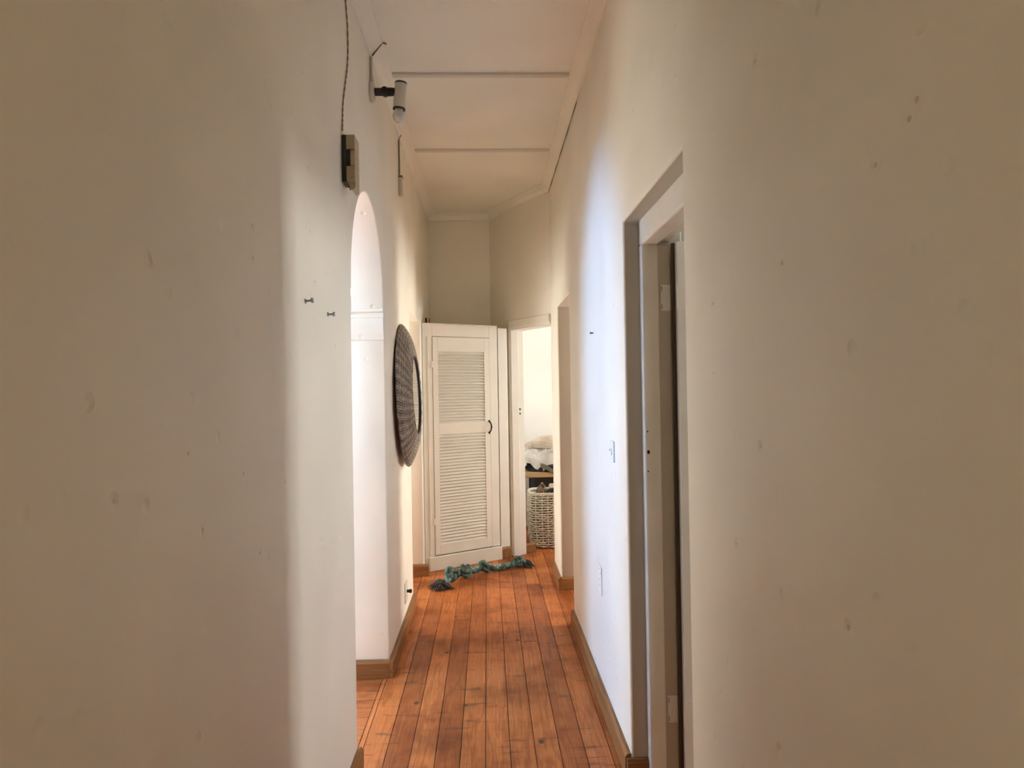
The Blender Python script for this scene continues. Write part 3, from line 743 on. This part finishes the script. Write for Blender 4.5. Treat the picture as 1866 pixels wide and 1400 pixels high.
def cloth_mat(name, lo, hi, scale=5):
    m = mat(name, hi, .9); g = N(m); r = g.ramp(g.noise(g.pos(), scale, 4).outputs[0], [(.4, lo), (.6, hi)])
    g.l(r.outputs[0], g.p.inputs['Base Color']); g.l(g.bump(g.noise(g.pos(), 300, 2).outputs[0], .3, .002), g.p.inputs['Normal']); return m
def heap(name, c, rx, ry, h, m, seed, zfloor, folds=9, amp=.22, label='', cat='clothing', droop=None, sheer=0.0):
    """crumpled cloth heap: closed blob with ridged folds, flattened on what carries it"""
    bm = bmesh.new(); bmesh.ops.create_uvsphere(bm, u_segments=56, v_segments=32, radius=1)
    for v in bm.verts:
        d = v.co.copy()
        n = noise.noise(Vector((d.x * 1.7 + seed, d.y * 1.7, d.z * 1.3)))
        rid = 1 - 1.3 * abs(noise.noise(Vector((d.x * folds * .35 + seed * 3, d.y * folds * .35, d.z * folds * .22 + n * 2)))) * 2
        k = 1 + amp * n + amp * .45 * rid
        q = Vector((d.x * rx * k, d.y * ry * k, d.z * h * k))
        if q.z < 0: q.z *= .04
        q.x += sheer * q.z
        if droop and d.y < -.1 and q.z < h * .7:
            t = max(0, min(1, (-d.y - .1) / .9)); q.z -= droop * t * (1 + .35 * math.sin(d.x * 7 + seed)) * max(0, 1 - q.z / (h * .7))
        v.co = q
    lo = min(v.co.z for v in bm.verts) if not droop else 0
    for v in bm.verts: v.co += Vector((c[0], c[1], zfloor - (lo if not droop else -.012)))
    o = finish(name, bm, m, None, True); tag(o, label, cat, 'laundry heap on the pine table' if zfloor >= TH else 'clothes in the wicker basket'); return o
z0 = TH + .001
heap('black_trousers', (.70, 7.31), .30, .20, .135, cloth_mat('black_cotton', (.008, .008, .010), (.022, .023, .028)), 1.3, z0, label='dark crumpled trousers at the bottom of the laundry heap')
heap('white_shirt', (.645, 7.34), .27, .20, .13, cloth_mat('white_cotton', (.62, .57, .52), (.80, .77, .74)), 4.1, z0 + .118, droop=.10, amp=.34, folds=13, label='crumpled white shirt hanging down over dark trousers')
heap('beige_blanket', (.66, 7.38), .23, .17, .105, cloth_mat('beige_linen', (.55, .45, .36), (.68, .58, .48)), 7.7, z0 + .235, amp=.24, folds=12, label='pale beige folded linen on top of the laundry heap')
# khaki strap lying over the trousers
p1, p2 = on_y(985, 848, 7.115), on_y(1016, 862, 7.09)
dv = (p2 - p1); bm = bmesh.new(); vs = []
for i in range(9):
    t = i / 8; q = p1.lerp(p2, t) + Vector((0, -.012 * math.sin(t * 3.1), .008 * math.sin(t * 5)))
    vs.append([bm.verts.new(q + Vector((0, dy, dz))) for dy, dz in ((0, -.026), (-.006, -.026), (-.006, .022), (0, .022))])
for A_, B_ in zip(vs, vs[1:]):
    for j in range(4): bm.faces.new((A_[j], A_[(j + 1) % 4], B_[(j + 1) % 4], B_[j]))
bm.faces.new(vs[0]); bm.faces.new(list(reversed(vs[-1])))
o = finish('khaki_strap', bm, cloth_mat('khaki_webbing', (.20, .175, .11), (.30, .26, .17)), None); tag(o, 'flat khaki strap slanting across the dark trousers', 'strap', 'laundry heap on the pine table')
zb = BH - .075
heap('dark_garment', (bc.x + .036, bc.y - .130), .070, .060, .055, cloth_mat('dark_navy_cotton', (.010, .012, .018), (.03, .034, .045)), 2.2, zb + .062, label='dark navy garment drooping over the basket rim', amp=.3)
heap('brown_knit', (bc.x - .062, bc.y + .060), .055, .055, .120, cloth_mat('brown_mottled_knit', (.06, .03, .015), (.34, .24, .15), 45), 5.5, zb, label='brown mottled knit poking out of the wicker basket', amp=.3)
heap('cream_sock', (bc.x + .045, bc.y + .085), .045, .05, .130, cloth_mat('cream_wool', (.62, .52, .38), (.74, .65, .50)), 9.5, zb, label='cream wool bundle poking out of the wicker basket', amp=.2)
